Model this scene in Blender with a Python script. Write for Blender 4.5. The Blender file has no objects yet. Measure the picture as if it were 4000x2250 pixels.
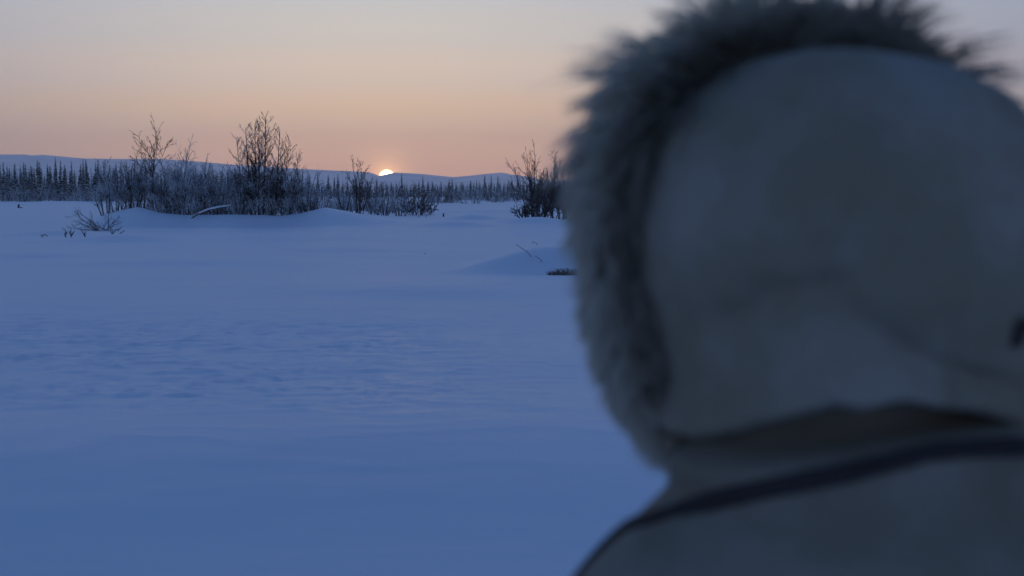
import bpy, bmesh, math, random
import numpy as np
from mathutils import Vector, Matrix
from mathutils.bvhtree import BVHTree

scene = bpy.context.scene
COL = scene.collection
R = math.radians

# ------------------------------------------------------------------ camera
FPX, CX, CY, YH, CAMZ = 6155.0, 2000.0, 1125.0, 745.0, 1.65     # focal length in photo pixels, principal point, horizon row
PITCH = math.atan((CY - YH) / FPX)
cam_d = bpy.data.cameras.new('camera')
cam = bpy.data.objects.new('camera', cam_d); COL.objects.link(cam)
cam.location = (0, 0, CAMZ); cam.rotation_euler = (math.pi / 2 - PITCH, 0, 0)
cam_d.sensor_width = 36.0; cam_d.lens = 36.0 * FPX / 4000.0
cam_d.clip_start = 0.05; cam_d.clip_end = 40000.0
cam_d.dof.use_dof = True; cam_d.dof.focus_distance = 85.0; cam_d.dof.aperture_fstop = 4.4
cam_d.dof.aperture_blades = 0
scene.camera = cam

# ------------------------------------------------------------------ world: dusk sky
SUN_AZ = math.atan((1511 - CX) / FPX)            # seen from the camera, positive to the right
SUN_EL = R(0.75)
world = bpy.data.worlds.new('World'); scene.world = world; world.use_nodes = True
nt = world.node_tree; N = nt.nodes; L = nt.links
for n in list(N): N.remove(n)
w_out = N.new('ShaderNodeOutputWorld'); w_bg = N.new('ShaderNodeBackground'); L.new(w_bg.outputs[0], w_out.inputs[0])
w_bg.inputs[1].default_value = 1.0
sky = N.new('ShaderNodeTexSky'); sky.sky_type = 'NISHITA'; sky.sun_disc = False
sky.sun_elevation = SUN_EL; sky.sun_rotation = SUN_AZ
sky.altitude = 100; sky.air_density = 2.0; sky.dust_density = 1.0; sky.ozone_density = 4.0
tc = N.new('ShaderNodeTexCoord'); nrm = N.new('ShaderNodeVectorMath'); nrm.operation = 'NORMALIZE'
L.new(tc.outputs['Generated'], nrm.inputs[0])
sep = N.new('ShaderNodeSeparateXYZ'); L.new(nrm.outputs[0], sep.inputs[0])
def wmath(op, a, b=None, c=None, clamp=False):
    m = N.new('ShaderNodeMath'); m.operation = op; m.use_clamp = clamp
    for i, v in enumerate((a, b, c)):
        if v is None: continue
        if isinstance(v, (int, float)): m.inputs[i].default_value = v
        else: L.new(v, m.inputs[i])
    return m.outputs[0]
elev = wmath('MULTIPLY', wmath('ARCSINE', sep.outputs[2]), 180 / math.pi)      # degrees
ramp = N.new('ShaderNodeValToRGB'); ramp.color_ramp.interpolation = 'EASE'
L.new(wmath('DIVIDE', elev, 16.0, clamp=True), ramp.inputs[0])
stops = [(0.0, (1.08, .52, .22)), (0.7, (1.15, .56, .22)), (1.5, (1.20, .645, .26)), (2.7, (1.11, .715, .37)),
         (4.2, (.94, .725, .525)), (5.8, (.775, .70, .60)), (7.4, (.645, .66, .665)), (10.5, (.45, .50, .585)), (16.0, (.22, .30, .46))]
cr = ramp.color_ramp
while len(cr.elements) < len(stops): cr.elements.new(0.5)
for e, (d, c) in zip(cr.elements, stops): e.position = d / 16.0
for e, (d, c) in zip(cr.elements, stops): e.position = d / 16.0; e.color = (*c, 1)
# the glow band is strongest under the sun's azimuth and cools to mauve away from it
hl = wmath('POWER', wmath('ADD', wmath('MULTIPLY', sep.outputs[0], sep.outputs[0]), wmath('MULTIPLY', sep.outputs[1], sep.outputs[1])), 0.5)
dot = wmath('DIVIDE', wmath('ADD', wmath('MULTIPLY', sep.outputs[0], math.sin(SUN_AZ)), wmath('MULTIPLY', sep.outputs[1], math.cos(SUN_AZ))), wmath('MAXIMUM', hl, 1e-4))
az = wmath('EXPONENT', wmath('MULTIPLY', wmath('SUBTRACT', dot, 1.0), 25.0))
cool = N.new('ShaderNodeMix'); cool.data_type = 'RGBA'
az = wmath('ADD', az, wmath('MULTIPLY', wmath('SUBTRACT', 1.0, az), wmath('MULTIPLY', wmath('DIVIDE', elev, 20.0, clamp=True), .95)))
L.new(az, cool.inputs[0]); cool.inputs[6].default_value = (.27, .38, .70, 1); cool.inputs[7].default_value = (1, 1, 1, 1)
band = N.new('ShaderNodeMix'); band.data_type = 'RGBA'; band.blend_type = 'MULTIPLY'; band.inputs[0].default_value = 1.0
L.new(ramp.outputs[0], band.inputs[6]); L.new(cool.outputs[2], band.inputs[7])
mr = N.new('ShaderNodeMapRange'); mr.interpolation_type = 'SMOOTHSTEP'
L.new(elev, mr.inputs[0]); mr.inputs[1].default_value = 5.5; mr.inputs[2].default_value = 25.0
dome = N.new('ShaderNodeMix'); dome.data_type = 'RGBA'
wb = N.new('ShaderNodeMix'); wb.data_type = 'RGBA'; wb.blend_type = 'MULTIPLY'; wb.inputs[0].default_value = 1.0     # camera white balance
L.new(sky.outputs[0], wb.inputs[6]); wb.inputs[7].default_value = (.66, .76, .95, 1)
L.new(mr.outputs[0], dome.inputs[0]); L.new(band.outputs[2], dome.inputs[6]); L.new(wb.outputs[2], dome.inputs[7])
# aureole: the air right round the sun
sund = N.new('ShaderNodeVectorMath'); sund.operation = 'DISTANCE'
SUN_SKY_EL = (YH - 692) / FPX
sund.inputs[1].default_value = (math.sin(SUN_AZ) * math.cos(SUN_SKY_EL), math.cos(SUN_AZ) * math.cos(SUN_SKY_EL), math.sin(SUN_SKY_EL))
L.new(nrm.outputs[0], sund.inputs[0])
aur = wmath('EXPONENT', wmath('MULTIPLY', sund.outputs['Value'], -1.0 / math.radians(0.34)))
addc = N.new('ShaderNodeMix'); addc.data_type = 'RGBA'; addc.blend_type = 'ADD'; addc.clamp_factor = False
L.new(aur, addc.inputs[0]); L.new(dome.outputs[2], addc.inputs[6]); addc.inputs[7].default_value = (3.2, 1.5, .45, 1)
L.new(addc.outputs[2], w_bg.inputs[0])

# ------------------------------------------------------------------ sun lamp (last light of a sun half behind the ridge)
sl = bpy.data.lights.new('sunlight', 'SUN'); sl.energy = 0.07; sl.angle = R(0.55); sl.color = (1.0, .48, .22)
slo = bpy.data.objects.new('sunlight', sl); COL.objects.link(slo)
sdir = Vector((math.sin(SUN_AZ) * math.cos(SUN_EL), math.cos(SUN_AZ) * math.cos(SUN_EL), math.sin(SUN_EL)))
slo.rotation_euler = sdir.to_track_quat('Z', 'Y').to_euler(); slo.location = (0, 60, 40)

scene.view_settings.view_transform = 'Standard'; scene.view_settings.look = 'None'
scene.view_settings.exposure = 0.0; scene.view_settings.gamma = 1.0; scene.view_settings.use_curve_mapping = False
scene.render.engine = 'CYCLES'
scene.cycles.use_denoising = True
try: scene.cycles.denoiser = 'OPENIMAGEDENOISE'
except Exception: pass
scene.cycles.max_bounces = 5; scene.cycles.diffuse_bounces = 2; scene.cycles.glossy_bounces = 2
scene.cycles.transparent_max_bounces = 8; scene.cycles.volume_bounces = 1
scene.cycles.use_adaptive_sampling = False

# ================================================================== helpers
def sstep(a, b, x):
    t = np.clip((np.asarray(x, float) - a) / (b - a), 0, 1); return t * t * (3 - 2 * t)
def hash2(ix, iy, s):
    n = (ix.astype(np.int64) * 374761393 + iy.astype(np.int64) * 668265263 + s * 1442695041) & 0xFFFFFFFF
    n = ((n ^ (n >> 13)) * 1274126177) & 0xFFFFFFFF
    return ((n ^ (n >> 16)) & 0xFFFF) / 65535.0
def vnoise(x, y, s=0):
    x = np.asarray(x, float); y = np.asarray(y, float)
    ix = np.floor(x); iy = np.floor(y); fx = x - ix; fy = y - iy
    fx = fx * fx * fx * (fx * (fx * 6 - 15) + 10); fy = fy * fy * fy * (fy * (fy * 6 - 15) + 10)
    a = hash2(ix, iy, s); b = hash2(ix + 1, iy, s); c = hash2(ix, iy + 1, s); d = hash2(ix + 1, iy + 1, s)
    return (a + (b - a) * fx + (c - a) * fy + (a - b - c + d) * fx * fy) * 2 - 1
def fbm(x, y, s=0, o=3):
    v = 0; a = 1.0; t = 0
    for i in range(o):
        v = v + a * vnoise(np.asarray(x) * 2 ** i + 17.3 * i, np.asarray(y) * 2 ** i - 9.1 * i, s + i); t += a; a *= .5
    return v / t
def ray(px, py):
    F = Vector((0, math.cos(PITCH), -math.sin(PITCH))); U = Vector((0, math.sin(PITCH), math.cos(PITCH)))
    return F + Vector(((px - CX) / FPX, 0, 0)) + U * ((CY - py) / FPX)

def mesh_obj(name, verts, faces, mat, parent=None, smooth=False):
    me = bpy.data.meshes.new(name)
    verts = np.asarray(verts, dtype=np.float32)
    if isinstance(faces, np.ndarray):
        k = faces.shape[1]; me.vertices.add(len(verts)); me.vertices.foreach_set('co', verts.ravel())
        me.loops.add(faces.size); me.loops.foreach_set('vertex_index', faces.astype(np.int32).ravel())
        me.polygons.add(len(faces)); me.polygons.foreach_set('loop_start', np.arange(0, faces.size, k, dtype=np.int32))
        me.update(calc_edges=True); me.validate()
    else:
        me.from_pydata([tuple(v) for v in verts], [], faces); me.update()
    if smooth: me.polygons.foreach_set('use_smooth', np.ones(len(me.polygons), dtype=bool))
    if mat: me.materials.append(mat)
    o = bpy.data.objects.new(name, me); COL.objects.link(o)
    if parent: o.parent = parent
    return o
def link_mesh(name, me, parent):
    o = bpy.data.objects.new(name, me); COL.objects.link(o); o.parent = parent; return o
def empty(name, loc, rz=0, scale=1.0):
    o = bpy.data.objects.new(name, None); COL.objects.link(o); o.location = loc; o.rotation_euler = (0, 0, rz)
    o.scale = scale if hasattr(scale, '__len__') else (scale,) * 3
    o.empty_display_size = .2
    return o
def tag(o, label, cat, group=None):
    o['label'] = label; o['category'] = cat
    if group: o['group'] = group
    return o
def grid_faces(nr, nc, wrap=False):
    r = np.arange(nr - 1)[:, None]; c = np.arange(nc if wrap else nc - 1)[None, :]; c2 = (c + 1) % nc
    return np.stack([r * nc + c, r * nc + c2, (r + 1) * nc + c2, (r + 1) * nc + c], -1).reshape(-1, 4)

# ------------------------------------------------------------------ materials
def new_mat(name):
    m = bpy.data.materials.new(name); m.use_nodes = True
    return m, m.node_tree, m.node_tree.nodes['Principled BSDF']
def node(t, typ, **kw):
    n = t.nodes.new(typ)
    for k, v in kw.items(): setattr(n, k, v)
    return n
def m_math(t, op, a, b=None, clamp=False):
    m = node(t, 'ShaderNodeMath', operation=op, use_clamp=clamp)
    for i, v in enumerate((a, b)):
        if v is None: continue
        if isinstance(v, (int, float)): m.inputs[i].default_value = v
        else: t.links.new(v, m.inputs[i])
    return m.outputs[0]
def m_noise(t, scale, detail=3, rough=.5, vec=None, coord='Object'):
    c = node(t, 'ShaderNodeTexCoord'); n = node(t, 'ShaderNodeTexNoise')
    n.inputs['Scale'].default_value = scale; n.inputs['Detail'].default_value = detail; n.inputs['Roughness'].default_value = rough
    if vec is not None:
        mp = node(t, 'ShaderNodeMapping'); mp.inputs['Scale'].default_value = vec
        t.links.new(c.outputs[coord], mp.inputs[0]); t.links.new(mp.outputs[0], n.inputs['Vector'])
    else: t.links.new(c.outputs[coord], n.inputs['Vector'])
    return n.outputs['Fac']
def m_mix(t, fac, a, b):
    m = node(t, 'ShaderNodeMix', data_type='RGBA')
    for i, v in ((0, fac), (6, a), (7, b)):
        if isinstance(v, (int, float)): m.inputs[i].default_value = v
        elif isinstance(v, tuple): m.inputs[i].default_value = (*v, 1)
        else: t.links.new(v, m.inputs[i])
    return m.outputs[2]
def m_range(t, v, a, b):
    r = node(t, 'ShaderNodeMapRange', interpolation_type='SMOOTHSTEP'); t.links.new(v, r.inputs[0])
    r.inputs[1].default_value = a; r.inputs[2].default_value = b
    return r.outputs[0]
def m_bump(t, bsdf, h, strength, dist):
    b = node(t, 'ShaderNodeBump'); b.inputs['Strength'].default_value = strength; b.inputs['Distance'].default_value = dist
    t.links.new(h, b.inputs['Height']); t.links.new(b.outputs[0], bsdf.inputs['Normal'])

def snow_material():
    m, t, b = new_mat('snow')
    t.links.new(m_mix(t, m_noise(t, .35, 4, .6), (.79, .82, .86), (.86, .88, .90)), b.inputs['Base Color'])
    b.inputs['Roughness'].default_value = .5; b.inputs['Specular IOR Level'].default_value = .8
    n1 = m_noise(t, 2.2, 4, .55, (.6, 1.5, 1)); n2 = m_noise(t, 40, 3, .6)
    m_bump(t, b, m_math(t, 'ADD', m_math(t, 'MULTIPLY', n1, 1.0), m_math(t, 'MULTIPLY', n2, .12)), .35, .03)
    return m
SNOW = snow_material()
def bark_material(name, bark, frost, bias):
    m, t, b = new_mat(name)
    g = node(t, 'ShaderNodeNewGeometry'); s = node(t, 'ShaderNodeSeparateXYZ'); t.links.new(g.outputs['Normal'], s.inputs[0])
    f = m_math(t, 'ADD', m_math(t, 'MULTIPLY', s.outputs[2], .22), m_noise(t, 1.4, 4, .65))
    fac = m_range(t, f, bias, bias + .28)
    dark = m_mix(t, m_noise(t, 6, 2), tuple(c * .7 for c in bark), tuple(c * 1.3 for c in bark))
    t.links.new(m_mix(t, fac, dark, frost), b.inputs['Base Color'])
    b.inputs['Roughness'].default_value = .85; b.inputs['Specular IOR Level'].default_value = .2
    return m
FROST = (.74, .77, .80)
BARK_DARK = bark_material('bark_bare', (.070, .058, .054), FROST, .60)
BARK_MID = bark_material('bark_lightly_frosted', (.055, .045, .042), FROST, .42)
BARK_FROST = bark_material('bark_heavily_frosted', (.07, .06, .055), FROST, .27)
SPRUCE = bark_material('spruce_needles', (.030, .038, .032), FROST, .47)
SPRUCE_TRUNK = bark_material('spruce_bark', (.05, .042, .038), FROST, .8)

# ================================================================== terrain
def px_at(x, y): return CX + FPX * np.asarray(x) / np.maximum(np.asarray(y), .5)
BANK_U = [-400, 120, 250, 350, 430, 540, 640, 720, 900, 1100, 1180, 1270, 1370, 1480, 1600, 1750, 2000, 2300, 3000]
BANK_H = [0, 0, .03, .18, .52, .84, .58, .45, .45, .43, .56, .84, .58, .30, .14, .08, .06, .08, .05]
DRIFTS = [  # px, depth, half width px, half depth m, height
    (1850, 88, 90, 1.6, .16), (1780, 74, 130, 2.2, .14), (2090, 80, 120, 2.0, .16), (480, 52, 190, 2.5, .13), (250, 60, 150, 1.6, .10),
    (1320, 44, 260, 3.5, .07), (1000, 56, 300, 3.0, .06), (700, 36, 420, 3.0, .06), (150, 40, 260, 2.4, .07), (1650, 26, 420, 1.8, .05)]
def terrain(x, y, fine=True):
    x = np.asarray(x, float); y = np.asarray(y, float)
    d = np.hypot(x, y); fwd = sstep(2, 5, y); u = px_at(x, y)
    h = .05 * fbm(x / 7, y / 4, 1, 3) * sstep(2, 8, d) + .10 * fbm(x / 38, y / 30, 5, 2) * sstep(30, 110, d)
    # gentle step up onto the wind-packed snow, 8-11 m out
    edge = 9.0 + .5 * fbm(x / 3, y / 9, 9, 2) + .12 * x
    h = h + .26 * sstep(-3.0, .3, y - edge) * (1 - sstep(.5, 11, y - edge)) * (.75 + .25 * sstep(3, -2, x)) - .03
    # snow bank under the trees
    b = np.interp(u, BANK_U, BANK_H) * fwd
    wob = 1.3 * fbm(x / 6, y / 30, 12, 2)
    rise = sstep(74.5, 79.2, y + wob); fall = 1 - .55 * sstep(79.5, 92, y) - .45 * sstep(100, 150, y)
    h = h + b * rise * fall * (1 + .12 * fbm(x / 2.5, y / 3, 13, 2))
    # forest floor and the low far banks
    h = h + .28 * sstep(150, 215, y) * fwd + .22 * sstep(112, 117, y - .05 * x) * (1 - sstep(117, 135, y)) * sstep(1500, 1750, u) * fwd
    for (px, dy, wpx, wd, hh) in DRIFTS:
        cx = (px - CX) / FPX * dy; wx = wpx / FPX * dy
        q = y - dy; prof = np.where(q < 0, np.exp(-(q / (wd * .55)) ** 2), np.exp(-(q / (wd * 1.5)) ** 2))
        h = h + 1.8 * hh * np.exp(-((x - cx) / wx) ** 2) * prof * fwd
    # drifted mound on the right with a sharp crest and a tail to the left
    q = y - (33.6 + .35 * (x - 1.2)); crest = .50 * sstep(-1.6, .75, x) * (1 - .5 * sstep(2.4, 5.5, x)) * (1 + .10 * vnoise(x * 1.1, y * .2, 31))
    prof = np.where(q < 0, sstep(-2.0, 0, q) ** 1.2, 1 - sstep(0, 5.5, q))
    h = h + crest * prof * fwd
    q2 = y - (34.9 + .3 * x); h = h + .10 * np.exp(-((x - .62) / .45) ** 2) * np.exp(-(q2 / .8) ** 2)
    if fine:
        # sastrugi: small wind-cut scales
        m = sstep(9.4, 10.6, y) * (1 - sstep(17, 25, y)) * (1 - sstep(-2.0, 1.5, x)) * (.62 + .38 * sstep(-.3, .3, fbm(x / 2.2 + 4, y / 1.6, 41, 2) + .1))
        xs = x + .22 * fbm(x / .9, y / .8, 43, 2); ys = y + .16 * fbm(x / .7, y / .7, 45, 2) - .22 * x
        r1 = 1 - np.abs(vnoise(xs / .45, ys / .21, 47)); r2 = 1 - np.abs(vnoise(xs / .24 + 7, ys / .13, 49))
        h = h + fwd * (m * (.022 * r1 ** 3 + .017 * r2 ** 2.5) + .009 * (1 - np.abs(vnoise(xs / .9, ys / .35, 51))) ** 2 * sstep(4, 9, y) * (1 - sstep(30, 45, y)))
        # trampled trail on the right
        tr = np.exp(-((u - (2110 + (57 - y) * 9)) / 75) ** 2) * sstep(46, 50, y) * (1 - sstep(66, 72, y))
        h = h + tr * .07 * fbm(x / .45, y / 1.2, 55, 2)
    return h
def gz(x, y): return float(terrain(np.array([x]), np.array([y]))[0])
def on_ground(px, depth):
    x = (px - CX) / FPX * depth; return Vector((x, depth, gz(x, depth)))

def build_ground():
    th_view = np.linspace(-.46, .46, 470)
    th = np.concatenate([np.linspace(-math.pi, -.48, 60)[:-1], th_view, np.linspace(.48, math.pi, 60)[1:-1]])
    rr = [.0]; r = .4
    while r < 9000:
        rr.append(r)
        r += .16 if r < 5 else (.085 if r < 9 else (.06 if r < 24 else (r * .0075 if r < 125 else (r * .02 if r < 400 else r * .08))))
    rr = np.array(rr + [9000.])
    A, B = np.meshgrid(th, rr); x = B * np.sin(A); y = B * np.cos(A)
    v = np.stack([x, y, terrain(x, y)], -1).reshape(-1, 3)
    o = mesh_obj('ground', v, grid_faces(len(rr), len(th), wrap=True)[:, ::-1].copy(), SNOW, smooth=True)
    o['kind'] = 'structure'; o['label'] = 'wind packed blue snow covering the open flat'
    return o
build_ground()

# ------------------------------------------------------------------ hills
RIDGE = [(-2600, 640), (-1500, 612), (-600, 596), (0, 604), (100, 604), (130, 608), (170, 605), (230, 610), (300, 617), (340, 620), (530, 622), (620, 621),
         (750, 629), (930, 645), (1190, 661), (1300, 666), (1400, 670), (1450, 675), (1480, 686), (1500, 684), (1541, 674), (1565, 675), (1650, 680), (1700, 685), (1770, 692),  # dip under the sun is shaped in to stand for glare eating the ridge
         (1850, 685), (1900, 679), (1959, 674), (1993, 681), (2080, 693), (2114, 704), (2167, 706), (2281, 702), (2600, 694), (3200, 700), (4000, 690), (5200, 660), (6600, 655)]
def build_hills():
    m, t, b = new_mat('hill_snow_and_forest')
    f = m_range(t, m_noise(t, .004, 6, .62, (1, 1, 2.0)), .45, .66)
    t.links.new(m_mix(t, f, (.82, .83, .85), (.58, .60, .63)), b.inputs['Base Color']); b.inputs['Roughness'].default_value = .9
    u = np.concatenate([np.linspace(-2600, -100, 120), np.linspace(-90, 2400, 620), np.linspace(2410, 6600, 160)])
    prof = np.interp(u, [p[0] for p in RIDGE], [p[1] for p in RIDGE])
    ks = np.linspace(0, 1, 26)
    dist0, dist1, dist2 = 4300., 6400., 8300.
    V = []
    for k in ks:
        s = k / .6 if k < .6 else 1
        y = dist0 + (dist1 - dist0) * (k / .6) if k < .6 else dist1 + (dist2 - dist1) * ((k - .6) / .4)
        x = (u - CX) / FPX * y
        top = CAMZ + (YH - prof) / FPX * dist1
        if k < .6: z = top * (s ** 1.25) * (1 - .0) + 16 * (fbm(x / 420, y / 420, 61, 4)) * s * (1 - s) * 2.2 - 6 * (1 - s)
        else: z = top * (1 - .75 * sstep(.6, 1, k))
        V.append(np.stack([x, np.full_like(x, y), z], -1))
    V = np.concatenate(V)
    o = mesh_obj('hills', V, grid_faces(len(ks), len(u)), m, smooth=True)
    o['kind'] = 'structure'; o['label'] = 'long low snowy hills along the horizon'
build_hills()

# ------------------------------------------------------------------ the sun's disc
def build_sun():
    dist = 14000.
    d = ray(1511, 695); d = d / d.y
    c = Vector((0, 0, CAMZ)) + d * dist; rad = 32 / FPX * dist
    bm = bmesh.new(); bmesh.ops.create_uvsphere(bm, u_segments=48, v_segments=24, radius=rad)
    me = bpy.data.meshes.new('sun'); bm.to_mesh(me); bm.free()
    m = bpy.data.materials.new('sun_fire'); m.use_nodes = True; t = m.node_tree
    t.nodes.clear(); e = t.nodes.new('ShaderNodeEmission'); o2 = t.nodes.new('ShaderNodeOutputMaterial'); t.links.new(e.outputs[0], o2.inputs[0])
    e.inputs[0].default_value = (1.0, .66, .30, 1); e.inputs[1].default_value = 14.0
    m.cycles.emission_sampling = 'NONE'
    me.materials.append(m); me.polygons.foreach_set('use_smooth', np.ones(len(me.polygons), dtype=bool))
    o = bpy.data.objects.new('sun', me); o.location = c; COL.objects.link(o)
    tag(o, 'bright setting sun half sunk behind the ridge of the hills', 'sun')
build_sun()

# ================================================================== vegetation
def tubes(paths, sides=3):
    """paths: list of (points (K,3), radii (K,)) -> verts, quad faces"""
    by = {}
    for p, r in paths: by.setdefault(len(p), []).append((p, r))
    VV, FF, off = [], [], 0
    for K, lst in by.items():
        P = np.array([a for a, _ in lst]); Rr = np.array([b for _, b in lst]); n = len(lst)
        T = np.gradient(P, axis=1); T /= np.linalg.norm(T, axis=2, keepdims=True) + 1e-9
        ref = np.where(np.abs(T[..., 2:3]) > .8, np.array([1., 0, 0]), np.array([0, 0, 1.]))
        A = np.cross(T, ref); A /= np.linalg.norm(A, axis=2, keepdims=True) + 1e-9; B = np.cross(T, A)
        ang = np.arange(sides) * 2 * math.pi / sides
        ring = P[:, :, None] + Rr[:, :, None, None] * (np.cos(ang)[None, None, :, None] * A[:, :, None] + np.sin(ang)[None, None, :, None] * B[:, :, None])
        VV.append(ring.reshape(-1, 3))
        base = off + np.arange(n)[:, None] * K * sides
        FF.append((base[:, :, None] + grid_faces(K, sides, True)[None]. reshape(1, -1, 4)).reshape(-1, 4)); off += n * K * sides
    return np.concatenate(VV), np.concatenate(FF)
def tree_meshes(name, paths, lo, mat_stem, mat_crown, sides=3):
    """paths with level; levels < lo go to the stem part, the rest to the crown part"""
    a = tubes([(p, r) for p, r, l in paths if l < lo], sides + 1); b = tubes([(p, r) for p, r, l in paths if l >= lo], sides)
    out = []
    for nm, (v, f), mt in (('trunk', a, mat_stem), ('crown', b, mat_crown)):
        me = bpy.data.meshes.new(name + '_' + nm)
        me.vertices.add(len(v)); me.vertices.foreach_set('co', v.astype(np.float32).ravel())
        me.loops.add(f.size); me.loops.foreach_set('vertex_index', f.astype(np.int32).ravel())
        me.polygons.add(len(f)); me.polygons.foreach_set('loop_start', np.arange(0, f.size, 4, dtype=np.int32))
        me.update(calc_edges=True); me.materials.append(mt); out.append(me)
    return out
def nrmz(v): return v / (np.linalg.norm(v) + 1e-9)
def grow(rng, out, base, d, length, rad, lvl, P):
    K = (6, 5, 4, 3, 3)[lvl]
    pts = [np.array(base, float)]; dd = np.array(d, float)
    for i in range(K - 1):
        dd = nrmz(dd + rng.normal(0, P['wig'][lvl], 3) + np.array([0, 0, P['up'][lvl]]) / (K - 1))
        pts.append(pts[-1] + dd * length / (K - 1))
    pts = np.array(pts); tip = P['tip'][lvl]
    rr = rad * (1 - (1 - tip) * np.linspace(0, 1, K))
    out.append((pts, rr, lvl))
    if lvl + 1 >= P['levels']: return
    nch = P['n'][lvl]; nch = max(1, int(round(nch * length / P['len0'] if lvl else nch)))
    for c in range(nch):
        t = P['t0'][lvl] + (1 - P['t0'][lvl]) * (c + rng.random()) / nch
        k = min(int(t * (K - 1)), K - 2); f = t * (K - 1) - k
        p = pts[k] * (1 - f) + pts[k + 1] * f; ax = nrmz(pts[k + 1] - pts[k])
        perp = nrmz(np.cross(ax, rng.normal(0, 1, 3))); a = P['ang'][lvl] * rng.uniform(.65, 1.3)
        cd = nrmz(ax * math.cos(a) + perp * math.sin(a))
        cl = length * P['ratio'][lvl] * (1 - P['fade'][lvl] * t) * rng.uniform(.65, 1.25)
        grow(rng, out, p, cd, cl, max(rr[k] * P['rr'][lvl], P['rmin']), lvl + 1, P)
def shrub(seed, stems, height, spread, P, base_r=.3, lean=(0, 0)):
    rng = np.random.default_rng(seed); out = []
    for s in range(stems):
        a = 2 * math.pi * (s + rng.random()) / stems; q = math.sqrt(rng.random())
        b = np.array([math.cos(a) * base_r * q, math.sin(a) * base_r * q, -.12])
        d = nrmz(np.array([math.cos(a) * spread * q + lean[0], math.sin(a) * spread * q + lean[1], 1.0]))
        grow(rng, out, b, d, height * rng.uniform(.62, 1.08) * (1 - .25 * q), P['r0'] * rng.uniform(.7, 1.2), 0, P)
    return out
def PS(**k):
    d = dict(levels=4, n=[9, 7, 4, 2], t0=[.22, .18, .15, .1], ang=[.62, .7, .75, .8], ratio=[.50, .5, .5, .5], fade=[.55, .5, .4, .3], rr=[.55, .55, .6, .6],
             wig=[.06, .10, .14, .16], up=[.12, .35, .3, .2], tip=[.3, .35, .5, .6], rmin=.009, r0=.035, len0=1.0); d.update(k)
    for q in ('n', 't0', 'ang', 'ratio', 'fade', 'rr', 'wig', 'up', 'tip'): d[q] = list(d[q]) + [d[q][-1]]
    return d

def place(kind, meshes, loc, rz, sc, label, cat, group=None):
    o = empty(kind, loc, rz, sc); link_mesh('trunk', meshes[0], o); link_mesh('crown', meshes[1], o)
    return tag(o, label, cat, group)

# ---- black spruces of the far forest
def spruce_meshes(seed, h, w, lod=1.0):
    rng = np.random.default_rng(seed)
    v, f = tubes([(np.array([[0, 0, -.3], [.02, 0, h * .4], [0, .02, h * .75], [0, 0, h]]), np.array([.09, .07, .04, .012]))], 5)
    V, Fc = [], []
    z = h * rng.uniform(.05, .12)
    while z < h * .99:
        t = z / h
        prof = (1 - t) ** .75 * (1 if t > .2 else .75 + 1.25 * t)
        if t > .80: prof = max(prof, .16 + .10 * math.sin(t * 47 + seed)) * (1 if t < .94 else (1 - t) / .06)   # club-shaped top
        nb = int(rng.integers(5, 8) / (1 if lod == 1 else 1.5))
        for k in range(nb):
            a = rng.uniform(0, 2 * math.pi); l = w * prof * rng.uniform(.35, 1.2) + .05; dr = -rng.uniform(.15, .6) * l
            ca, sa = math.cos(a), math.sin(a); wd = l * rng.uniform(.22, .4) + .03; up = wd * .8
            i = len(V)
            V += [(0, 0, z + .06), (ca * l * .6 - sa * wd, sa * l * .6 + ca * wd, z + dr * .55), (ca * l, sa * l, z + dr), (ca * l * .6 + sa * wd, sa * l * .6 - ca * wd, z + dr * .55),
                  (ca * l * .55, sa * l * .55, z + dr * .3 + up * .35), (ca * l * .5, sa * l * .5, z + dr * .6 - up)]
            Fc += [(i, i + 1, i + 4), (i + 1, i + 2, i + 4), (i + 2, i + 3, i + 4), (i + 3, i, i + 4), (i, i + 5, i + 1), (i + 1, i + 5, i + 2), (i + 2, i + 5, i + 3), (i + 3, i + 5, i)]
        z += h * rng.uniform(.018, .034) * lod
    return (v, f), (np.array(V), np.array(Fc))
SPR = []
for s in range(10):
    (v, f), (V, Fc) = spruce_meshes(100 + s, 6.5, .46 + .05 * (s % 4))
    a = mesh_obj('spruce_trunk', v, f, SPRUCE_TRUNK); b = mesh_obj('spruce_crown', V, Fc, SPRUCE)
    SPR.append((a.data, b.data, (V, Fc)))
    bpy.data.objects.remove(a); bpy.data.objects.remove(b)

ZONES = [(60, 'at the far left edge of the distant forest'), (205, 'of the left forest, over the lone stump'), (300, 'of the left forest around its tallest spire'), (390, 'of the left forest, above the fallen branches'),
         (520, 'just left of the bare forked tree'), (720, 'far behind the bare forked tree'), (920, 'far behind the leaning snowy branch'), (1215, 'far behind the tallest clump of bare trees'),
         (1360, 'in the gap above the rounded snow hump'), (1515, 'far behind the spreading tree beside the sun'), (1600, 'right below the sun on its right'), (1720, 'far behind the dark round bush'),
         (1880, 'below the low saddle in the hills'), (1975, 'below the rounded summit right of the sun'), (2110, 'far behind the left part of the thicket beside the hood'), (9999, 'far behind the thicket touching the fur of the hood')]
SPIRES = {(222, 612): 'tallest dark spruce spire of the left forest, topping the ridge line', (1570, 675): 'lone tall thin spruce close to the right of the setting sun', (1652, 688): 'thin tall spruce above the dark round bush',
          (1894, 682): 'tall pole like spruce left of the summit, first of three', (1919, 682): 'tall pole like spruce below the summit, middle of three', (1945, 685): 'tall pole like spruce below the summit, last of three',
          (1243, 672): 'club topped spruce standing over the left slope of the snow hump', (1284, 680): 'spruce spire straight above the rounded snow hump', (18, 632): 'tall spruce at the very left edge of the picture'}
SPR_FAR = [spruce_meshes(150 + s, 6.5, .58, 2.2)[1] for s in range(5)]
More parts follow.
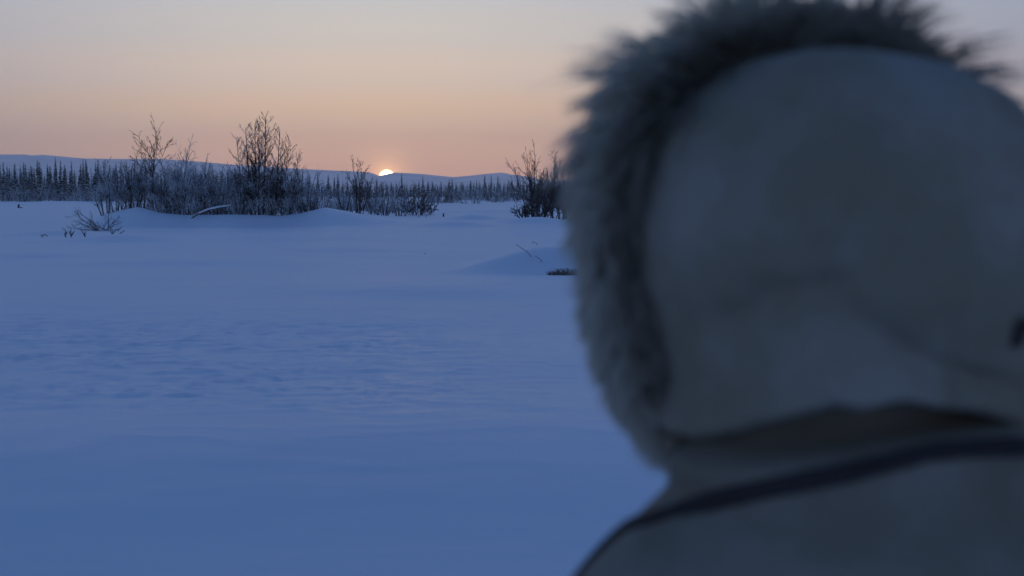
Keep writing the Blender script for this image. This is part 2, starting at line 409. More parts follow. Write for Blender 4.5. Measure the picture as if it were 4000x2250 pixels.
def build_forest():
    rng = random.Random(7)
    specs = []
    # (px, top row) of spires that stand out in the photograph
    named = [(18, 632), (42, 655), (105, 640), (152, 624), (160, 632), (222, 612), (242, 628), (257, 642), (284, 628), (320, 640), (340, 621), (378, 633), (410, 632), (432, 640),
             (62, 650), (85, 645), (125, 645), (190, 640), (200, 648), (450, 655), (480, 648), (1243, 672), (1284, 680), (1308, 692), (1322, 678), (1570, 675), (1530, 712), (1550, 715),
             (1620, 712), (1638, 705), (1652, 688), (1672, 705), (1690, 708), (1755, 700), (1768, 700), (1838, 705), (1862, 702), (1894, 682), (1919, 682), (1945, 685), (1955, 715), (1985, 698), (2000, 700), (2022, 690), (2040, 712), (2070, 705), (2190, 712), (2265, 705)]
    for px, top in named: specs.append((px, rng.uniform(228, 262) if px < 1300 else rng.uniform(250, 300), top))
    for i in range(118):
        px = -70 + 1290 * (i + rng.random()) / 118; d = rng.uniform(235, 330)
        specs.append((px, d, 660 + rng.gauss(0, 15) + (0 if px < 600 else 14)))
    for i in range(120):
        px = 1200 + 1110 * (i + rng.random()) / 120; d = rng.uniform(250, 350)
        specs.append((px, d, 722 + rng.gauss(0, 9) - (6 if px > 1800 else 0)))
    for px, d, top in specs:
        p = on_ground(px, d); h = CAMZ + (YH - top) / FPX * d - p.z; h = max(2.5, h)
        a, b, _ = rng.choice(SPR); s = h / 6.5
        w = rng.uniform(1.0, 1.6) * (1.0 if px < 1000 else .85)
        zone = next(z for z in ZONES if px < z[0])
        lab = SPIRES.get((px, top), 'slender dark spruce ' + zone[1])
        place('spruce_tree', (a, b), p, rng.uniform(0, 6.28), (s ** .5 * w, s ** .5 * w, s), lab, 'spruce', 'spruces ' + zone[1])
    # the wood behind, one mass
    VV, FF, off = [], [], 0
    for i in range(1500):
        px = -1400 + 7600 * (i + rng.random()) / 1500; d = rng.uniform(335, 430) if px < 2500 else rng.uniform(240, 420)
        p = on_ground(px, d); top = (664 if px < 1150 else 718) + rng.gauss(0, 9)
        h = max(2.5, CAMZ + (YH - top) / FPX * d - p.z)
        V, Fc = rng.choice(SPR_FAR); s = h / 6.5; c, sn = math.cos(i), math.sin(i)
        W = np.stack([(V[:, 0] * c - V[:, 1] * sn) * 1.15 + p.x, (V[:, 0] * sn + V[:, 1] * c) * 1.15 + p.y, V[:, 2] * s + p.z], -1)
        VV.append(W); FF.append(Fc + off); off += len(V)
    o = mesh_obj('forest', np.concatenate(VV), np.concatenate(FF), SPRUCE); o['kind'] = 'stuff'
    o['label'] = 'dense far spruce wood behind the nearer spires'
build_forest()

# ---- frosted brush at the foot of the forest and round the bank
BR = []
for s in range(7):
    P = PS(levels=4, n=[8, 6, 3, 2], r0=.03, rmin=.014, up=[.0, .10, .05, .0], ang=[.75, .9, .95, .9], len0=2.0)
    paths = shrub(200 + s, 9, 2.0, .75, P, .45)
    BR.append({'frost': tree_meshes('brush', paths, 1, BARK_MID, BARK_FROST), 'mid': tree_meshes('brush', paths, 1, BARK_DARK, BARK_MID)})
def build_brush():
    rng = random.Random(11); GL = 'low frosted brush at the foot of the far forest'
    LM = {'left': [(120, 'at the far left edge below the forest'), (260, 'below the left forest near its tallest spire'), (400, 'below the left forest behind the fallen branches'), (9999, 'below the forest just left of the forked tree')],
          'back': [(720, 'behind the bare forked tree'), (920, 'behind the thicket by the leaning snowy branch'), (1220, 'behind the tallest clump of bare trees'), (9999, 'behind the rounded snow hump')],
          'right': [(1760, 'below the forest behind the short dark post'), (1900, 'below the forest under the saddle of the hills'), (2010, 'below the forest under the rounded summit'), (9999, 'behind the thicket beside the hood')],
          'crest': [(760, 'on the bank crest at the foot of the forked tree thicket'), (920, 'on the bank crest beside the leaning snowy branch'), (9999, 'on the bank crest at the foot of the tallest clump')],
          'sun': [(1420, 'on the flat left of the spreading tree beside the sun'), (1500, 'on the flat at the foot of the spreading tree beside the sun'), (9999, 'on the flat just below the sun')]}
    def brush(px, d, h, kind, where, what):
        place_ = next(b for a, b in LM[where] if px < a); label = what + ' ' + place_; group = 'frosted bushes ' + place_
        p = on_ground(px, d); p.z -= .28 * h; place('willow_bush', rng.choice(BR)[kind], p, rng.uniform(0, 6.28), (h / 2 * rng.uniform(.9, 1.3), h / 2 * rng.uniform(.9, 1.3), h / 2 * 1.28), label, 'bush', group)
    for i in range(46):
        px = -60 + 620 * (i + rng.random()) / 46
        brush(px, rng.uniform(205, 238), rng.uniform(1.6, 3.0), 'frost' if rng.random() < .6 else 'mid', 'left', 'pale frosted bush')
    for i in range(34):
        px = 500 + 900 * (i + rng.random()) / 34
        brush(px, rng.uniform(98, 150), rng.uniform(1.5, 2.6), 'frost' if rng.random() < .5 else 'mid', 'back', 'frosted bush filling the gaps')
    for i in range(46):
        px = 1640 + 700 * (i + rng.random()) / 46
        brush(px, rng.uniform(185, 245), rng.uniform(1.5, 2.8), 'frost' if rng.random() < .55 else 'mid', 'right', 'pale frosted bush')
    for i in range(20):
        px = 590 + 640 * (i + rng.random()) / 20
        brush(px, rng.uniform(79.6, 82), rng.uniform(.7, 1.5), 'frost' if rng.random() < .5 else 'mid', 'crest', 'low frosted bush')
    for i in range(22):
        px = 1320 + 280 * (i + rng.random()) / 22
        brush(px, rng.uniform(104, 128), rng.uniform(1.2, 1.9), 'frost', 'sun', 'whitened low bush')
build_brush()

# ---- bare trees and big shrubs on the bank
def build_bank():
    rng = random.Random(23)
    # saplings of the tall clump: px at base, px at top, top row
    SAP = PS(levels=4, n=[34, 8, 4, 2], t0=[.10, .12, .1, .1], ang=[.85, .6, .6, .6], ratio=[.36, .45, .5, .5], fade=[.74, .5, .4, .3], up=[.05, .55, .25, .15],
             wig=[.010, .05, .08, .1], rmin=.0125, r0=.05, tip=[.2, .3, .5, .6], len0=1.6)
    clump = [(955, 933, 540, 'outermost thin bare sapling on the left edge of the tallest clump'), (985, 972, 505, 'bare sapling left of centre in the tallest clump on the snow bank'),
             (1000, 1003, 482, 'dense dark bare sapling in the heart of the tallest clump'), (1012, 1022, 488, 'bare sapling just left of the highest spire of the clump'),
             (1030, 1046, 452, 'highest bare tree of all, its spire rising above the clump'), (1075, 1098, 508, 'bare sapling right of the highest spire leaning outward'),
             (1100, 1130, 546, 'bushy bare sapling with forked top right of the highest spire'), (1130, 1170, 600, 'low leaning bare sapling at the right edge of the tallest clump')]
    for k, (pb, pt, top, lab) in enumerate(clump):
        d = 80.5 + rng.uniform(-.6, 1.6); p = on_ground(pb, d); h = CAMZ + (YH - top) / FPX * d - p.z
        lean = (pt - pb) / FPX * d / h
        for tries in range(1):
            r = np.random.default_rng(300 + k); out = []
            P = dict(SAP); P['n'] = [int(34 + r.integers(-4, 6)), 8, 4, 2, 2]
            grow(r, out, np.array([0, 0, -.15]), nrmz(np.array([lean, 0, 1.0])), h * 1.0 + .15, .05 if h > 4 else .035, 0, P)
            for q in range(2 if k in (1, 2, 4, 6) else 1):   # basal side shoots of the same plant
                a = r.uniform(0, 6.28); grow(r, out, np.array([0, 0, -.15]), nrmz(np.array([math.cos(a) * .22 + lean, math.sin(a) * .22, 1])), h * r.uniform(.45, .7), .028, 0, P)
        place('bare_tree', tree_meshes('sapling', out, 1, BARK_DARK, BARK_DARK if k in (2, 4, 6) else BARK_MID), p, 0, 1, lab, 'tree', 'tallest clump of bare trees on the bank')
    # frosted bushes at the clump's skirt
    SK = PS(levels=4, n=[8, 6, 4, 2], r0=.03, rmin=.011, up=[-.05, .12, .05, .0], ang=[.6, .85, .95, .9], len0=2.2)
    skirt = [(1185, 81, 640, 1.0, 'broad frost covered bush at the right side of the tallest clump'), (1130, 79.6, 720, 1.1, 'low frosted bush at the foot of the tallest clump, right of its stems'),
             (1070, 79.4, 735, 1.2, 'low frosted bush in front of the tallest clump stems'), (935, 80, 720, .9, 'thin frosted bush at the left foot of the tallest clump'), (1005, 79.3, 745, 1.2, 'low frosted bush hiding the foot of the highest tree'),
             (1215, 81.5, 690, 1.1, 'outermost pale frosted bush right of the tallest clump'), (1160, 80.6, 665, .8, 'tall frosted bush leaning right beside the tallest clump')]
    for k, (px, d, top, spr, lab) in enumerate(skirt):
        p = on_ground(px, d); h = CAMZ + (YH - top) / FPX * d - p.z
        place('willow_bush', tree_meshes('skirt', shrub(400 + k, 9, h * 1.05, spr * .6, SK, .35), 1, BARK_MID, BARK_FROST), p, k, 1, lab, 'bush', 'frosted bushes at the foot of the tallest clump')
    # the forked tree on the left hump
    FK = PS(levels=5, n=[11, 7, 4, 3], t0=[.38, .25, .2, .2], ang=[.78, .6, .65, .7], ratio=[.72, .5, .5, .5], fade=[.5, .4, .3, .3], up=[.05, .55, .3, .2], wig=[.04, .08, .12, .16], r0=.055, rmin=.013, len0=2.0)
    d = 82.; p = on_ground(600, d); h = CAMZ + (YH - 510) / FPX * d - p.z; r = np.random.default_rng(501); out = []
    grow(r, out, np.array([0, 0, -.15]), nrmz(np.array([.04, 0, 1])), h * .80 + .1, .055, 0, FK)
    place('bare_tree', tree_meshes('forked', out, 1, BARK_DARK, BARK_DARK), p, 0, 1, 'tall bare forked tree rising from the bushes on the left hump', 'tree')
    # dense thicket shrubs between px 380 and 920
    TH = PS(levels=4, n=[12, 9, 5, 2], r0=.032, rmin=.0125, up=[.05, .25, .10, .0], ang=[.5, .75, .9, .9], len0=2.3)
    thick = [(425, 84, 655, 'leftmost frosted willow of the thicket on the snow bank'), (470, 86, 640, 'willow second from the left end of the bank thicket'), (515, 83, 625, 'willow just left of the forked tree trunk'),
             (560, 84, 640, 'willow close behind the forked tree on the left'), (640, 82, 655, 'willow just right of the forked tree trunk'), (685, 83, 600, 'upright willow with tall thin tops right of the forked tree'),
             (725, 81, 590, 'tallest willow of the thicket with a tuft of twigs above the ridge'), (765, 82.5, 650, 'willow above the snow laden leaning branch'), (815, 83, 625, 'arching willow midway between forked tree and tallest clump'),
             (860, 82, 668, 'willow of the gap with spreading frosted twigs'), (900, 84, 660, 'frosted willow next to the left edge of the tallest clump'), (655, 80.6, 730, 'low twiggy willow in front of the thicket on the crest'),
             (740, 80.2, 740, 'low dark willow at the foot of the leaning branch')]
    for k, (px, d, top, lab) in enumerate(thick):
        p = on_ground(px, d); h = CAMZ + (YH - top) / FPX * d - p.z
        place('willow_bush', tree_meshes('thicket', shrub(520 + k, 10, h * 1.09, .42, TH, .5), 1, BARK_DARK if k % 2 else BARK_MID, BARK_MID if k % 3 else BARK_FROST), p, k, 1, lab, 'willow', 'willow thicket on the bank')
    # bush left of the sun and its neighbours
    SB = PS(levels=5, n=[11, 8, 4, 3], t0=[.30, .25, .2, .2], ang=[.55, .7, .75, .7], r0=.032, rmin=.013, up=[.05, .4, .2, .1], len0=2.4)
    for k, (px, d, top, sp, lab, mt) in enumerate([(1408, 100, 622, .32, 'spreading bare tree close to the left of the setting sun', BARK_DARK), (1462, 101, 690, .5, 'dark bare bush right under the spreading tree beside the sun', BARK_DARK),
                                                   (1395, 102, 700, .5, 'frosted bush left of the spreading tree beside the sun', BARK_MID), (1500, 99, 705, .7, 'frosted bush straight below the setting sun', BARK_FROST),
                                                   (1560, 98, 735, .9, 'round pale frosted bush below and right of the sun', BARK_FROST), (1345, 98, 725, .7, 'frosted bush behind the rounded snow hump', BARK_FROST)]):
        p = on_ground(px, d); h = CAMZ + (YH - top) / FPX * d - p.z
        place('willow_bush', tree_meshes('sunbush', shrub(560 + k, (6, 9, 9, 10, 12, 10)[k], h * (1.06 if k == 0 else 1.05), sp, SB if k < 1 else SK, .3), 1, BARK_DARK, mt), p, k, 1, lab, 'bush', 'bushes around the sun')
    # dark rounded bush
    DK = PS(levels=4, n=[12, 9, 4, 2], r0=.028, rmin=.0155, up=[-.1, .1, .1, .1], ang=[.6, .6, .7, .8], len0=1.6)
    d = 105.; p = on_ground(1632, d); h = CAMZ + (YH - 752) / FPX * d - p.z
    place('willow_bush', tree_meshes('darkbush', shrub(580, 26, h * 1.15, .95, DK, .7), 1, BARK_DARK, BARK_DARK), p, 0, 1, 'dark rounded dense bush behind the thin pale post', 'bush')
    # big multi-stemmed shrub on the right
    RB = PS(levels=5, n=[12, 8, 4, 3], t0=[.2, .2, .2, .2], ang=[.45, .6, .7, .7], r0=.03, rmin=.0125, up=[.15, .4, .2, .1], len0=2.4)
    for k, (px, d, top, st, sp, lab) in enumerate([(2085, 92, 628, 5, .42, 'tall bare shrub with tufted tops, left part of the thicket beside the hood'), (2150, 91, 622, 6, .30, 'tallest upright bare shrub in the middle of the thicket beside the hood'),
                                                   (2225, 92, 640, 6, .40, 'bare shrub with feathery tops nearest the fur of the hood'), (2110, 89.5, 735, 9, .75, 'low dark fanning shrub at the foot of the thicket beside the hood'),
                                                   (2055, 91, 775, 10, 1.3, 'low sprawling twigs at the left foot of the thicket beside the hood'), (2190, 90.5, 720, 9, .6, 'dense lower shrub under the feathery tops beside the hood'),
                                                   (2290, 93, 690, 8, .5, 'frosted shrub half hidden behind the left fur of the hood')]):
        p = on_ground(px, d); h = CAMZ + (YH - top) / FPX * d - p.z
        place('willow_bush', tree_meshes('rightbush', shrub(600 + k, int(st * 1.6), h * (1.10 if k < 3 else 1.15), sp, RB if k < 3 else DK if k < 6 else TH, .4), 1, BARK_DARK, BARK_DARK if k < 6 else BARK_MID), p, k, 1, lab, 'shrub', 'thicket of bare shrubs beside the hood')
build_bank()

# ---- small things: leaning branch, driftwood twigs, stumps, posts, sticks, grass
def twig_thing(name, px, depth, paths, mat, label, cat, snow=None):
    p = on_ground(px, depth); o = empty(name, p)
    v, f = tubes([(np.array(a), np.array(b)) for a, b in paths], 5); mesh_obj('wood', v, f, mat, o, True)
    if snow:
        v, f = tubes([(np.array(a), np.array(b)) for a, b in snow], 6); mesh_obj('snow_cap', v, f, SNOW, o, True)
    return tag(o, label, cat)
def px_path(px0, depth, pts, r0, r1):
    """pts in photo pixels relative to the base (right, up) at that depth -> local metres"""
    k = depth / FPX; n = len(pts); rng = random.Random(len(pts) * 7 + int(px0))
    return ([(a * k, rng.uniform(-.05, .05) + i * .03, b * k - (.06 if i == 0 else 0)) for i, (a, b) in enumerate(pts)], [r0 + (r1 - r0) * i / (n - 1) for i in range(n)])
def build_small():
    d = 78.
    a = px_path(738, d, [(0, 0), (35, 16), (75, 32), (115, 42), (160, 48)], .05, .02)
    s = ([(x, y, z + .05) for x, y, z in a[0][1:]], [.035, .05, .04, .02])
    twig_thing('fallen_branch', 738, d, [a], BARK_MID, 'snow laden branch leaning out of the thicket on the bank', 'branch', [s])
    # dead branches fallen at the left end of the bank
    d = 66.; r = np.random.default_rng(9); out = []
    FB = PS(levels=4, n=[7, 5, 3, 2], t0=[.2, .2, .2, .2], ang=[.6, .7, .8, .8], ratio=[.5, .5, .5, .5], wig=[.10, .14, .16, .18], up=[.0, .1, .0, .0], r0=.03, rmin=.0085, len0=1.0)
    for q in range(15):
        a = r.uniform(2.1, 3.0) if q < 9 else r.uniform(.5, 2.2); l = r.uniform(.7, 1.9) * (1.0 if q < 9 else .6)
        grow(r, out, np.array([r.uniform(-.2, .45), r.uniform(-.25, .25), -.08]), nrmz(np.array([math.cos(a), r.normal(0, .3), math.sin(a) * .62])), l, .024, 0, FB)
    o = empty('fallen_bush', on_ground(405, d)); v, f = tubes([(p_, r_) for p_, r_, l_ in out if l_ == 0], 4); mesh_obj('branch', v, f, BARK_MID, o)
    v, f = tubes([(p_, r_) for p_, r_, l_ in out if l_ > 0], 3); mesh_obj('twig', v, f, BARK_MID, o)
    tag(o, 'heap of dead fallen branches at the left end of the snow bank', 'branches')
    D = 57.
    small = [(258, [[(0, 0), (-4, 14), (-2, 24), (-10, 34), (-18, 38)], [(-4, 16), (4, 22)]], 'curved dead twig, first of the four sticking up on the left'),
             (279, [[(0, 0), (-3, 16), (-2, 34)], [(-2, 12), (8, 20), (12, 26)], [(-3, 18), (-10, 26)]], 'short forked dead twig beside the curved one on the left snow'),
             (330, [[(6, 0), (0, 10), (-10, 22), (-14, 40)], [(0, 10), (4, 26)]], 'slim bent dead twig sticking up between the others on the left'),
             (440, [[(0, 0), (-4, 20), (-12, 26), (-16, 24)], [(-2, 14), (10, 28), (22, 32)], [(2, 2), (26, 12), (46, 26)], [(-2, 18), (0, 30)]], 'spreading dead snag with three arms on the left snow'),
             (170, [[(-10, 0), (-4, 8), (4, 12), (14, 4)], [(-2, 6), (-10, 12)]], 'small dark snag nearly buried left of the dead twigs')]
    for px, pl, lab in small:
        twig_thing('dead_twig', px, D, [px_path(px, D, q, .030, .012) for q in pl], BARK_MID, lab, 'twig')
    # stumps and posts
    twig_thing('stump', 74, 150, [px_path(74, 150, [(0, 0), (0, 7), (1, 14)], .10, .085), px_path(75, 150, [(0, 3), (10, 2), (18, 0)], .07, .03)], BARK_DARK, 'short dark stump standing alone on the far left snow', 'stump')
    m, t, b = new_mat('weathered_wood'); t.links.new(m_mix(t, m_noise(t, 9, 3), (.55, .53, .51), (.70, .68, .66)), b.inputs['Base Color']); b.inputs['Roughness'].default_value = .85
    for px, dd, hh, rr, lab, mt in ((1636, 93.5, 31, .05, 'thin pale post standing before the dark round bush', m), (1661, 93.5, 12, .03, 'short pale stake leaning beside the thin pale post', m), (1732, 98, 13, .05, 'short dark post on the snow right of the dark bush', BARK_DARK)):
        twig_thing('post', px, dd, [px_path(px, dd, [(0, 0), (.5 if px != 1661 else 4, hh * .5), (1 if px != 1661 else 8, hh)], rr, rr * .9)], mt, lab, 'post', [([(0.01, .03, hh * dd / FPX), (0.01, .03, hh * dd / FPX + .05)], [rr * 1.1, rr * .5])] if px == 1636 else None)
    # sticks in the right mound
    for px, dd, pl, lab in ((2088, 32.6, [(0, 0), (-30, 22), (-55, 38), (-72, 50)], 'long thin stick slanting out of the right hand mound'), (2131, 32.4, [(0, 0), (-20, 13), (-40, 26)], 'short thin stick slanting out low on the right hand mound'),
                            (2106, 35.2, [(0, 0), (-10, 9), (-28, 14)], 'faint bent twig on the crest of the right hand mound'), (1656, 41, [(0, 0), (3, 3), (9, 4)], 'tiny twig lying alone on the open snow')):
        twig_thing('stick', px, dd, [px_path(px, dd, pl, .0065, .005)], BARK_DARK, lab, 'stick')
    # dry grass tuft
    m, t, b = new_mat('dry_grass'); t.links.new(m_mix(t, m_noise(t, 12, 2), (.09, .07, .045), (.17, .13, .08)), b.inputs['Base Color']); b.inputs['Roughness'].default_value = .9
    dd = 31.4; p = on_ground(2190, dd); o = empty('grass_tuft', p); r = np.random.default_rng(77); ps = []
    for q in range(320):
        x = r.choice([-.22, -.12, -.05, .04, .11, .19, .28]) + r.normal(0, .035); y = r.normal(0, .05); l = r.uniform(.03, .15) * (1 if x > -.10 else .6); a = r.normal(0, .5); z0 = gz(p.x + x, p.y + y) - p.z
        ps.append((np.array([[x, y, z0 - .02], [x + a * l * .3, y, z0 + l * .6], [x + a * l, y + r.normal(0, .02), z0 + l]]), np.array([.0035, .003, .0015])))
    v, f = tubes(ps, 3); mesh_obj('blade', v, f, m, o)['kind'] = 'stuff'; tag(o, 'tuft of dry brown grass at the foot of the right hand mound', 'grass tuft')
build_small()

# ================================================================== the person in the parka
PXC, PYC = .312, 1.42
HEADC = Vector((PXC, PYC, 1.614)); YAW = R(19)
def fabric(name, c1, c2, rough=.9):
    m, t, b = new_mat(name)
    f = m_range(t, m_noise(t, 7, 4, .6), .35, .68)
    t.links.new(m_mix(t, f, c1, c2), b.inputs['Base Color']); b.inputs['Roughness'].default_value = rough; b.inputs['Specular IOR Level'].default_value = .2
    m_bump(t, b, m_noise(t, 16, 4, .55), .35, .012)
    return m
CANVAS = fabric('canvas', (.265, .235, .17), (.35, .325, .27))
CANVAS_DARKER = fabric('canvas_body', (.215, .195, .145), (.29, .27, .225))  # parka body, a darker tone than the hood canvas
NAVY = fabric('dark_trim', (.040, .034, .033), (.055, .048, .046))
DARKPANT = fabric('dark_trousers', (.05, .05, .055), (.07, .07, .075))
LEATHER = fabric('boot_leather', (.05, .04, .035), (.08, .065, .05))

def head_to_world(v):
    v = np.asarray(v, float); c, s = math.cos(YAW), math.sin(YAW)
    return np.stack([v[..., 0] * c - v[..., 1] * s + HEADC.x, v[..., 0] * s + v[..., 1] * c + HEADC.y, v[..., 2] + HEADC.z], -1)

def build_person():
    g0 = gz(PXC, PYC)
    root = empty('person', (PXC, PYC, g0)); inv = root.matrix_basis.inverted()
    def add(name, V, F, mat, parent=root, smooth=True):
        V = np.asarray(V) - np.array([PXC, PYC, g0]); return mesh_obj(name, V, F, mat, parent, smooth)
    # ---------- parka: collar, yoke, body, sleeves
    rows = [(1.490, .095, .080, 0), (1.478, .118, .095, 0), (1.464, .126, .084, 0), (1.447, .140, .098, 0), (1.433, .169, .147, 0), (1.424, .170, .154, 0), (1.412, .160, .148, 0), (1.402, .166, .154, 0), (1.390, .160, .152, 0), (1.380, .165, .156, .0),
            (1.369, .175, .161, 0), (1.357, .188, .164, 0), (1.342, .204, .169, 0), (1.325, .221, .173, 0), (1.305, .240, .176, 0), (1.27, .265, .180, 0), (1.22, .283, .183, 0), (1.15, .272, .183, 0), (1.05, .258, .182, 0), (.95, .255, .182, 0), (.85, .262, .186, 0), (.74, .275, .195, 0), (.66, .282, .20, 0)]
    th = np.linspace(0, 2 * math.pi, 96, endpoint=False); V = []
    for i, (z, a, b, o) in enumerate(rows):
        p = 2.25
        x = np.sign(np.cos(th)) * np.abs(np.cos(th)) ** (2 / p) * a; y = np.sign(np.sin(th)) * np.abs(np.sin(th)) ** (2 / p) * b
        wob = 1 + .012 * np.sin(3 * th + i * .9) * (z > 1.36) + .01 * np.sin(5 * th + z * 40)
        tilt = .022 * x / .15 * (1.37 < z < 1.46)           # the collar folds sit a little higher on the right
        V.append(np.stack([x * wob + PXC, y * wob + PYC + .005, np.full_like(x, z) + tilt], -1))
    V = np.array(V); n = len(th); nr = len(rows)
    F = [list(f) for f in grid_faces(nr, n, True)]
    V = V.reshape(-1, 3); V = np.concatenate([V, [[PXC, PYC, 1.488], [PXC, PYC, .67]]])
    for k in range(n):
        F.append([len(V) - 2, (k + 1) % n, k]); F.append([len(V) - 1, (nr - 1) * n + k, (nr - 1) * n + (k + 1) % n])
    verts = [V]; faces = list(F); off = len(V)
    def capsule(pts, rad, seg=20):
        nonlocal off
        P = np.array(pts, float); T = np.gradient(P, axis=0); T /= np.linalg.norm(T, axis=1, keepdims=True); ref = np.array([0, 1., 0])
        A = np.cross(T, ref); A /= np.linalg.norm(A, axis=1, keepdims=True); B = np.cross(T, A); an = np.arange(seg) * 2 * math.pi / seg
        Rg = P[:, None] + np.array(rad)[:, None, None] * (np.cos(an)[None, :, None] * A[:, None] + np.sin(an)[None, :, None] * B[:, None])
        v = np.concatenate([Rg.reshape(-1, 3), P[:1], P[-1:]]); f = [list(q + off) for q in grid_faces(len(P), seg, True)]
        for k in range(seg):
            f.append([off + len(v) - 2, off + (k + 1) % seg, off + k]); f.append([off + len(v) - 1, off + (len(P) - 1) * seg + k, off + (len(P) - 1) * seg + (k + 1) % seg])
        verts.append(v); faces.extend(f); off += len(v)
    for s in (-1, 1):
        capsule([(PXC + s * .19, PYC, 1.262), (PXC + s * .235, PYC, 1.235), (PXC + s * .275, PYC - .005, 1.15), (PXC + s * .305, PYC - .015, 1.04), (PXC + s * .322, PYC - .01, .95), (PXC + s * .318, PYC + .05, .85), (PXC + s * .30, PYC + .09, .78)],
                [.05, .078, .086, .080, .076, .068, .060])
    V = np.concatenate(verts)
    tmp = add('parka_tmp', V, faces, None)
    rm = tmp.modifiers.new('r', 'REMESH'); rm.mode = 'VOXEL'; rm.voxel_size = .008
    sm = tmp.modifiers.new('s', 'SMOOTH'); sm.factor = .5; sm.iterations = 4
    dg = bpy.context.evaluated_depsgraph_get(); me = bpy.data.meshes.new_from_object(tmp.evaluated_get(dg)); bpy.data.objects.remove(tmp)
    me.name = 'parka'; me.materials.clear(); me.materials.append(CANVAS_DARKER); me.polygons.foreach_set('use_smooth', np.ones(len(me.polygons), dtype=bool))
    parka = link_mesh('parka', me, root); parka['label'] = 'heavy drab canvas parka with thick folded collar'
    # ---------- hood
    nb_, nt_ = 70, 150
    tt = np.linspace(0, 1, nb_); b, yf = .168, .105
    yy = np.where(tt < .72, -b * np.cos(tt / .72 * math.pi / 2), yf * (tt - .72) / .28)
    phi = np.linspace(R(-62), R(242), nt_); pw = 2.25
    HV = []
    for y in yy:
        s = (1 - min(1, abs(min(y, 0)) / b) ** 2.15) ** (1 / 2.15)
        a, cu, cd = .168 + .05 * max(y, 0), .157 + .05 * max(y, 0), .192
        lo = R(-90 + 28 * float(sstep(.0, yf, y))); phi = np.linspace(lo, math.pi - lo, nt_)
        x = np.sign(np.cos(phi)) * np.abs(np.cos(phi)) ** (2 / pw) * a * s; sn = np.sin(phi)
        z = np.sign(sn) * np.abs(sn) ** (2 / pw) * np.where(sn > 0, cu, cd) * s
        # below the middle the hood hangs as cloth: slight pinch, then a flared hem tucked under
        t = np.clip(-z / cd, 0, .9999); g = np.maximum((1 - t ** 2.2) ** (1 / 2.2), .05)
        G = np.interp(t, [0, .25, .5, .70, .82, .92, .955, .975, 1.0], [1.0, .98, .90, .845, .87, .90, .88, .76, .5])
        G = G + (1 - G) * .85 * sstep(.02, .10, x) * (t < .95)
        k = np.where(z < 0, G / g, 1.0); k = np.minimum(k, 6)
        yv = np.full_like(x, y); x = x * k; yv = np.where(yv < 0, yv * k, yv)
        rad_ = np.hypot(x / a, np.minimum(yv, 0) / b); over = np.where(z < 0, np.maximum(rad_ / np.maximum(G, .05), 1), 1); x = x / over; yv = np.where(yv < 0, yv / over, yv)
        azb = np.arctan2(x / a, -yv / b); wb_ = np.maximum(np.cos(np.clip(azb + .60, -1.57, 1.57)), 0) ** .9 * sstep(-.30, .85, -yv / b)
        zz = np.maximum(z, -cd * .945)                                   # hem line; what lies past it folds back up inside
        z = np.where(z < 0, zz * (1 - .27 * wb_ * sstep(0, .12, -z)) + np.maximum(t - .945, 0) * .9, z)
        HV.append(np.stack([x, yv, z], -1))
    HV = np.array(HV)
    X, Y, Z = HV[..., 0], HV[..., 1], HV[..., 2]
    Nn = np.stack([X / .18 ** 2, np.minimum(Y, 0) / b ** 2, Z / .17 ** 2], -1); Nn /= np.linalg.norm(Nn, axis=-1, keepdims=True) + 1e-9
    def seg_d(pts):
        d = np.full(X.shape, 9.)
        for (x0, z0), (x1, z1) in zip(pts[:-1], pts[1:]):
            ux, uz = x1 - x0, z1 - z0; t = np.clip(((X - x0) * ux + (Z - z0) * uz) / (ux * ux + uz * uz), 0, 1)
            d = np.minimum(d, np.hypot(X - x0 - t * ux, Z - z0 - t * uz))
        return d
    back = sstep(.02, -.06, Y) if False else np.clip((.03 - Y) / .08, 0, 1)
    disp = np.zeros(X.shape)
    # long fold sweeping up from the lower left, and its full lower side
    f1 = [(-.152, -.140), (-.152, -.108), (-.147, -.072), (-.134, -.048), (-.102, -.040)]
    disp -= .017 * np.exp(-(seg_d(f1) / .014) ** 2)
    disp += .015 * np.exp(-(((X + .128) / .032) ** 2 + ((Z + .095) / .035) ** 2))
    f2 = [(-.095, -.060), (-.055, -.088), (.0, -.115), (.07, -.135)]
    disp -= .013 * np.exp(-(seg_d(f2) / .014) ** 2)
    disp += .011 * np.exp(-(((X + .085) / .035) ** 2 + ((Z + .110) / .028) ** 2))
    disp -= .0045 * np.exp(-((X + .100 - .01 * np.sin(Z * 30)) / .007) ** 2) * np.clip((.10 - Z) / .05, 0, 1)          # back seam
    disp += .009 * fbm(X * 14 + 3, Z * 14, 71, 3) * 1.0 + .003 * fbm(X * 30, Z * 22, 75, 2)
    disp += .004 * np.exp(-((Z - .05 - .2 * X) / .02) ** 2) * np.clip((X - .02) / .06, 0, 1)
    disp += .007 * np.exp(-((X + .07) / .03) ** 2) * np.clip((Z - .12) / .03, 0, 1)              # seam ridge at the crown
    HV = HV + Nn * (disp * back)[..., None]
    W = head_to_world(HV)
    hood = add('hood', W.reshape(-1, 3), grid_faces(nb_, nt_), CANVAS, parka)
    so = hood.modifiers.new('t', 'SOLIDIFY'); so.thickness = .006; so.offset = -1
    hood['label'] = 'deep drab hood pulled up over the head, seen from behind'
    # ---------- dark cord lock on the hood's right side
    bm = bmesh.new(); bmesh.ops.create_uvsphere(bm, u_segments=20, v_segments=12, radius=.0115, matrix=Matrix.Diagonal((1.1, .7, 1.0, 1)))
    bmesh.ops.create_cone(bm, cap_ends=True, segments=16, radius1=.007, radius2=.006, depth=.016, matrix=Matrix.Translation((0, 0, -.008)))
    tv = np.array([v.co[:] for v in bm.verts]); tf = [[v.index for v in f.verts] for f in bm.faces]; bm.free()
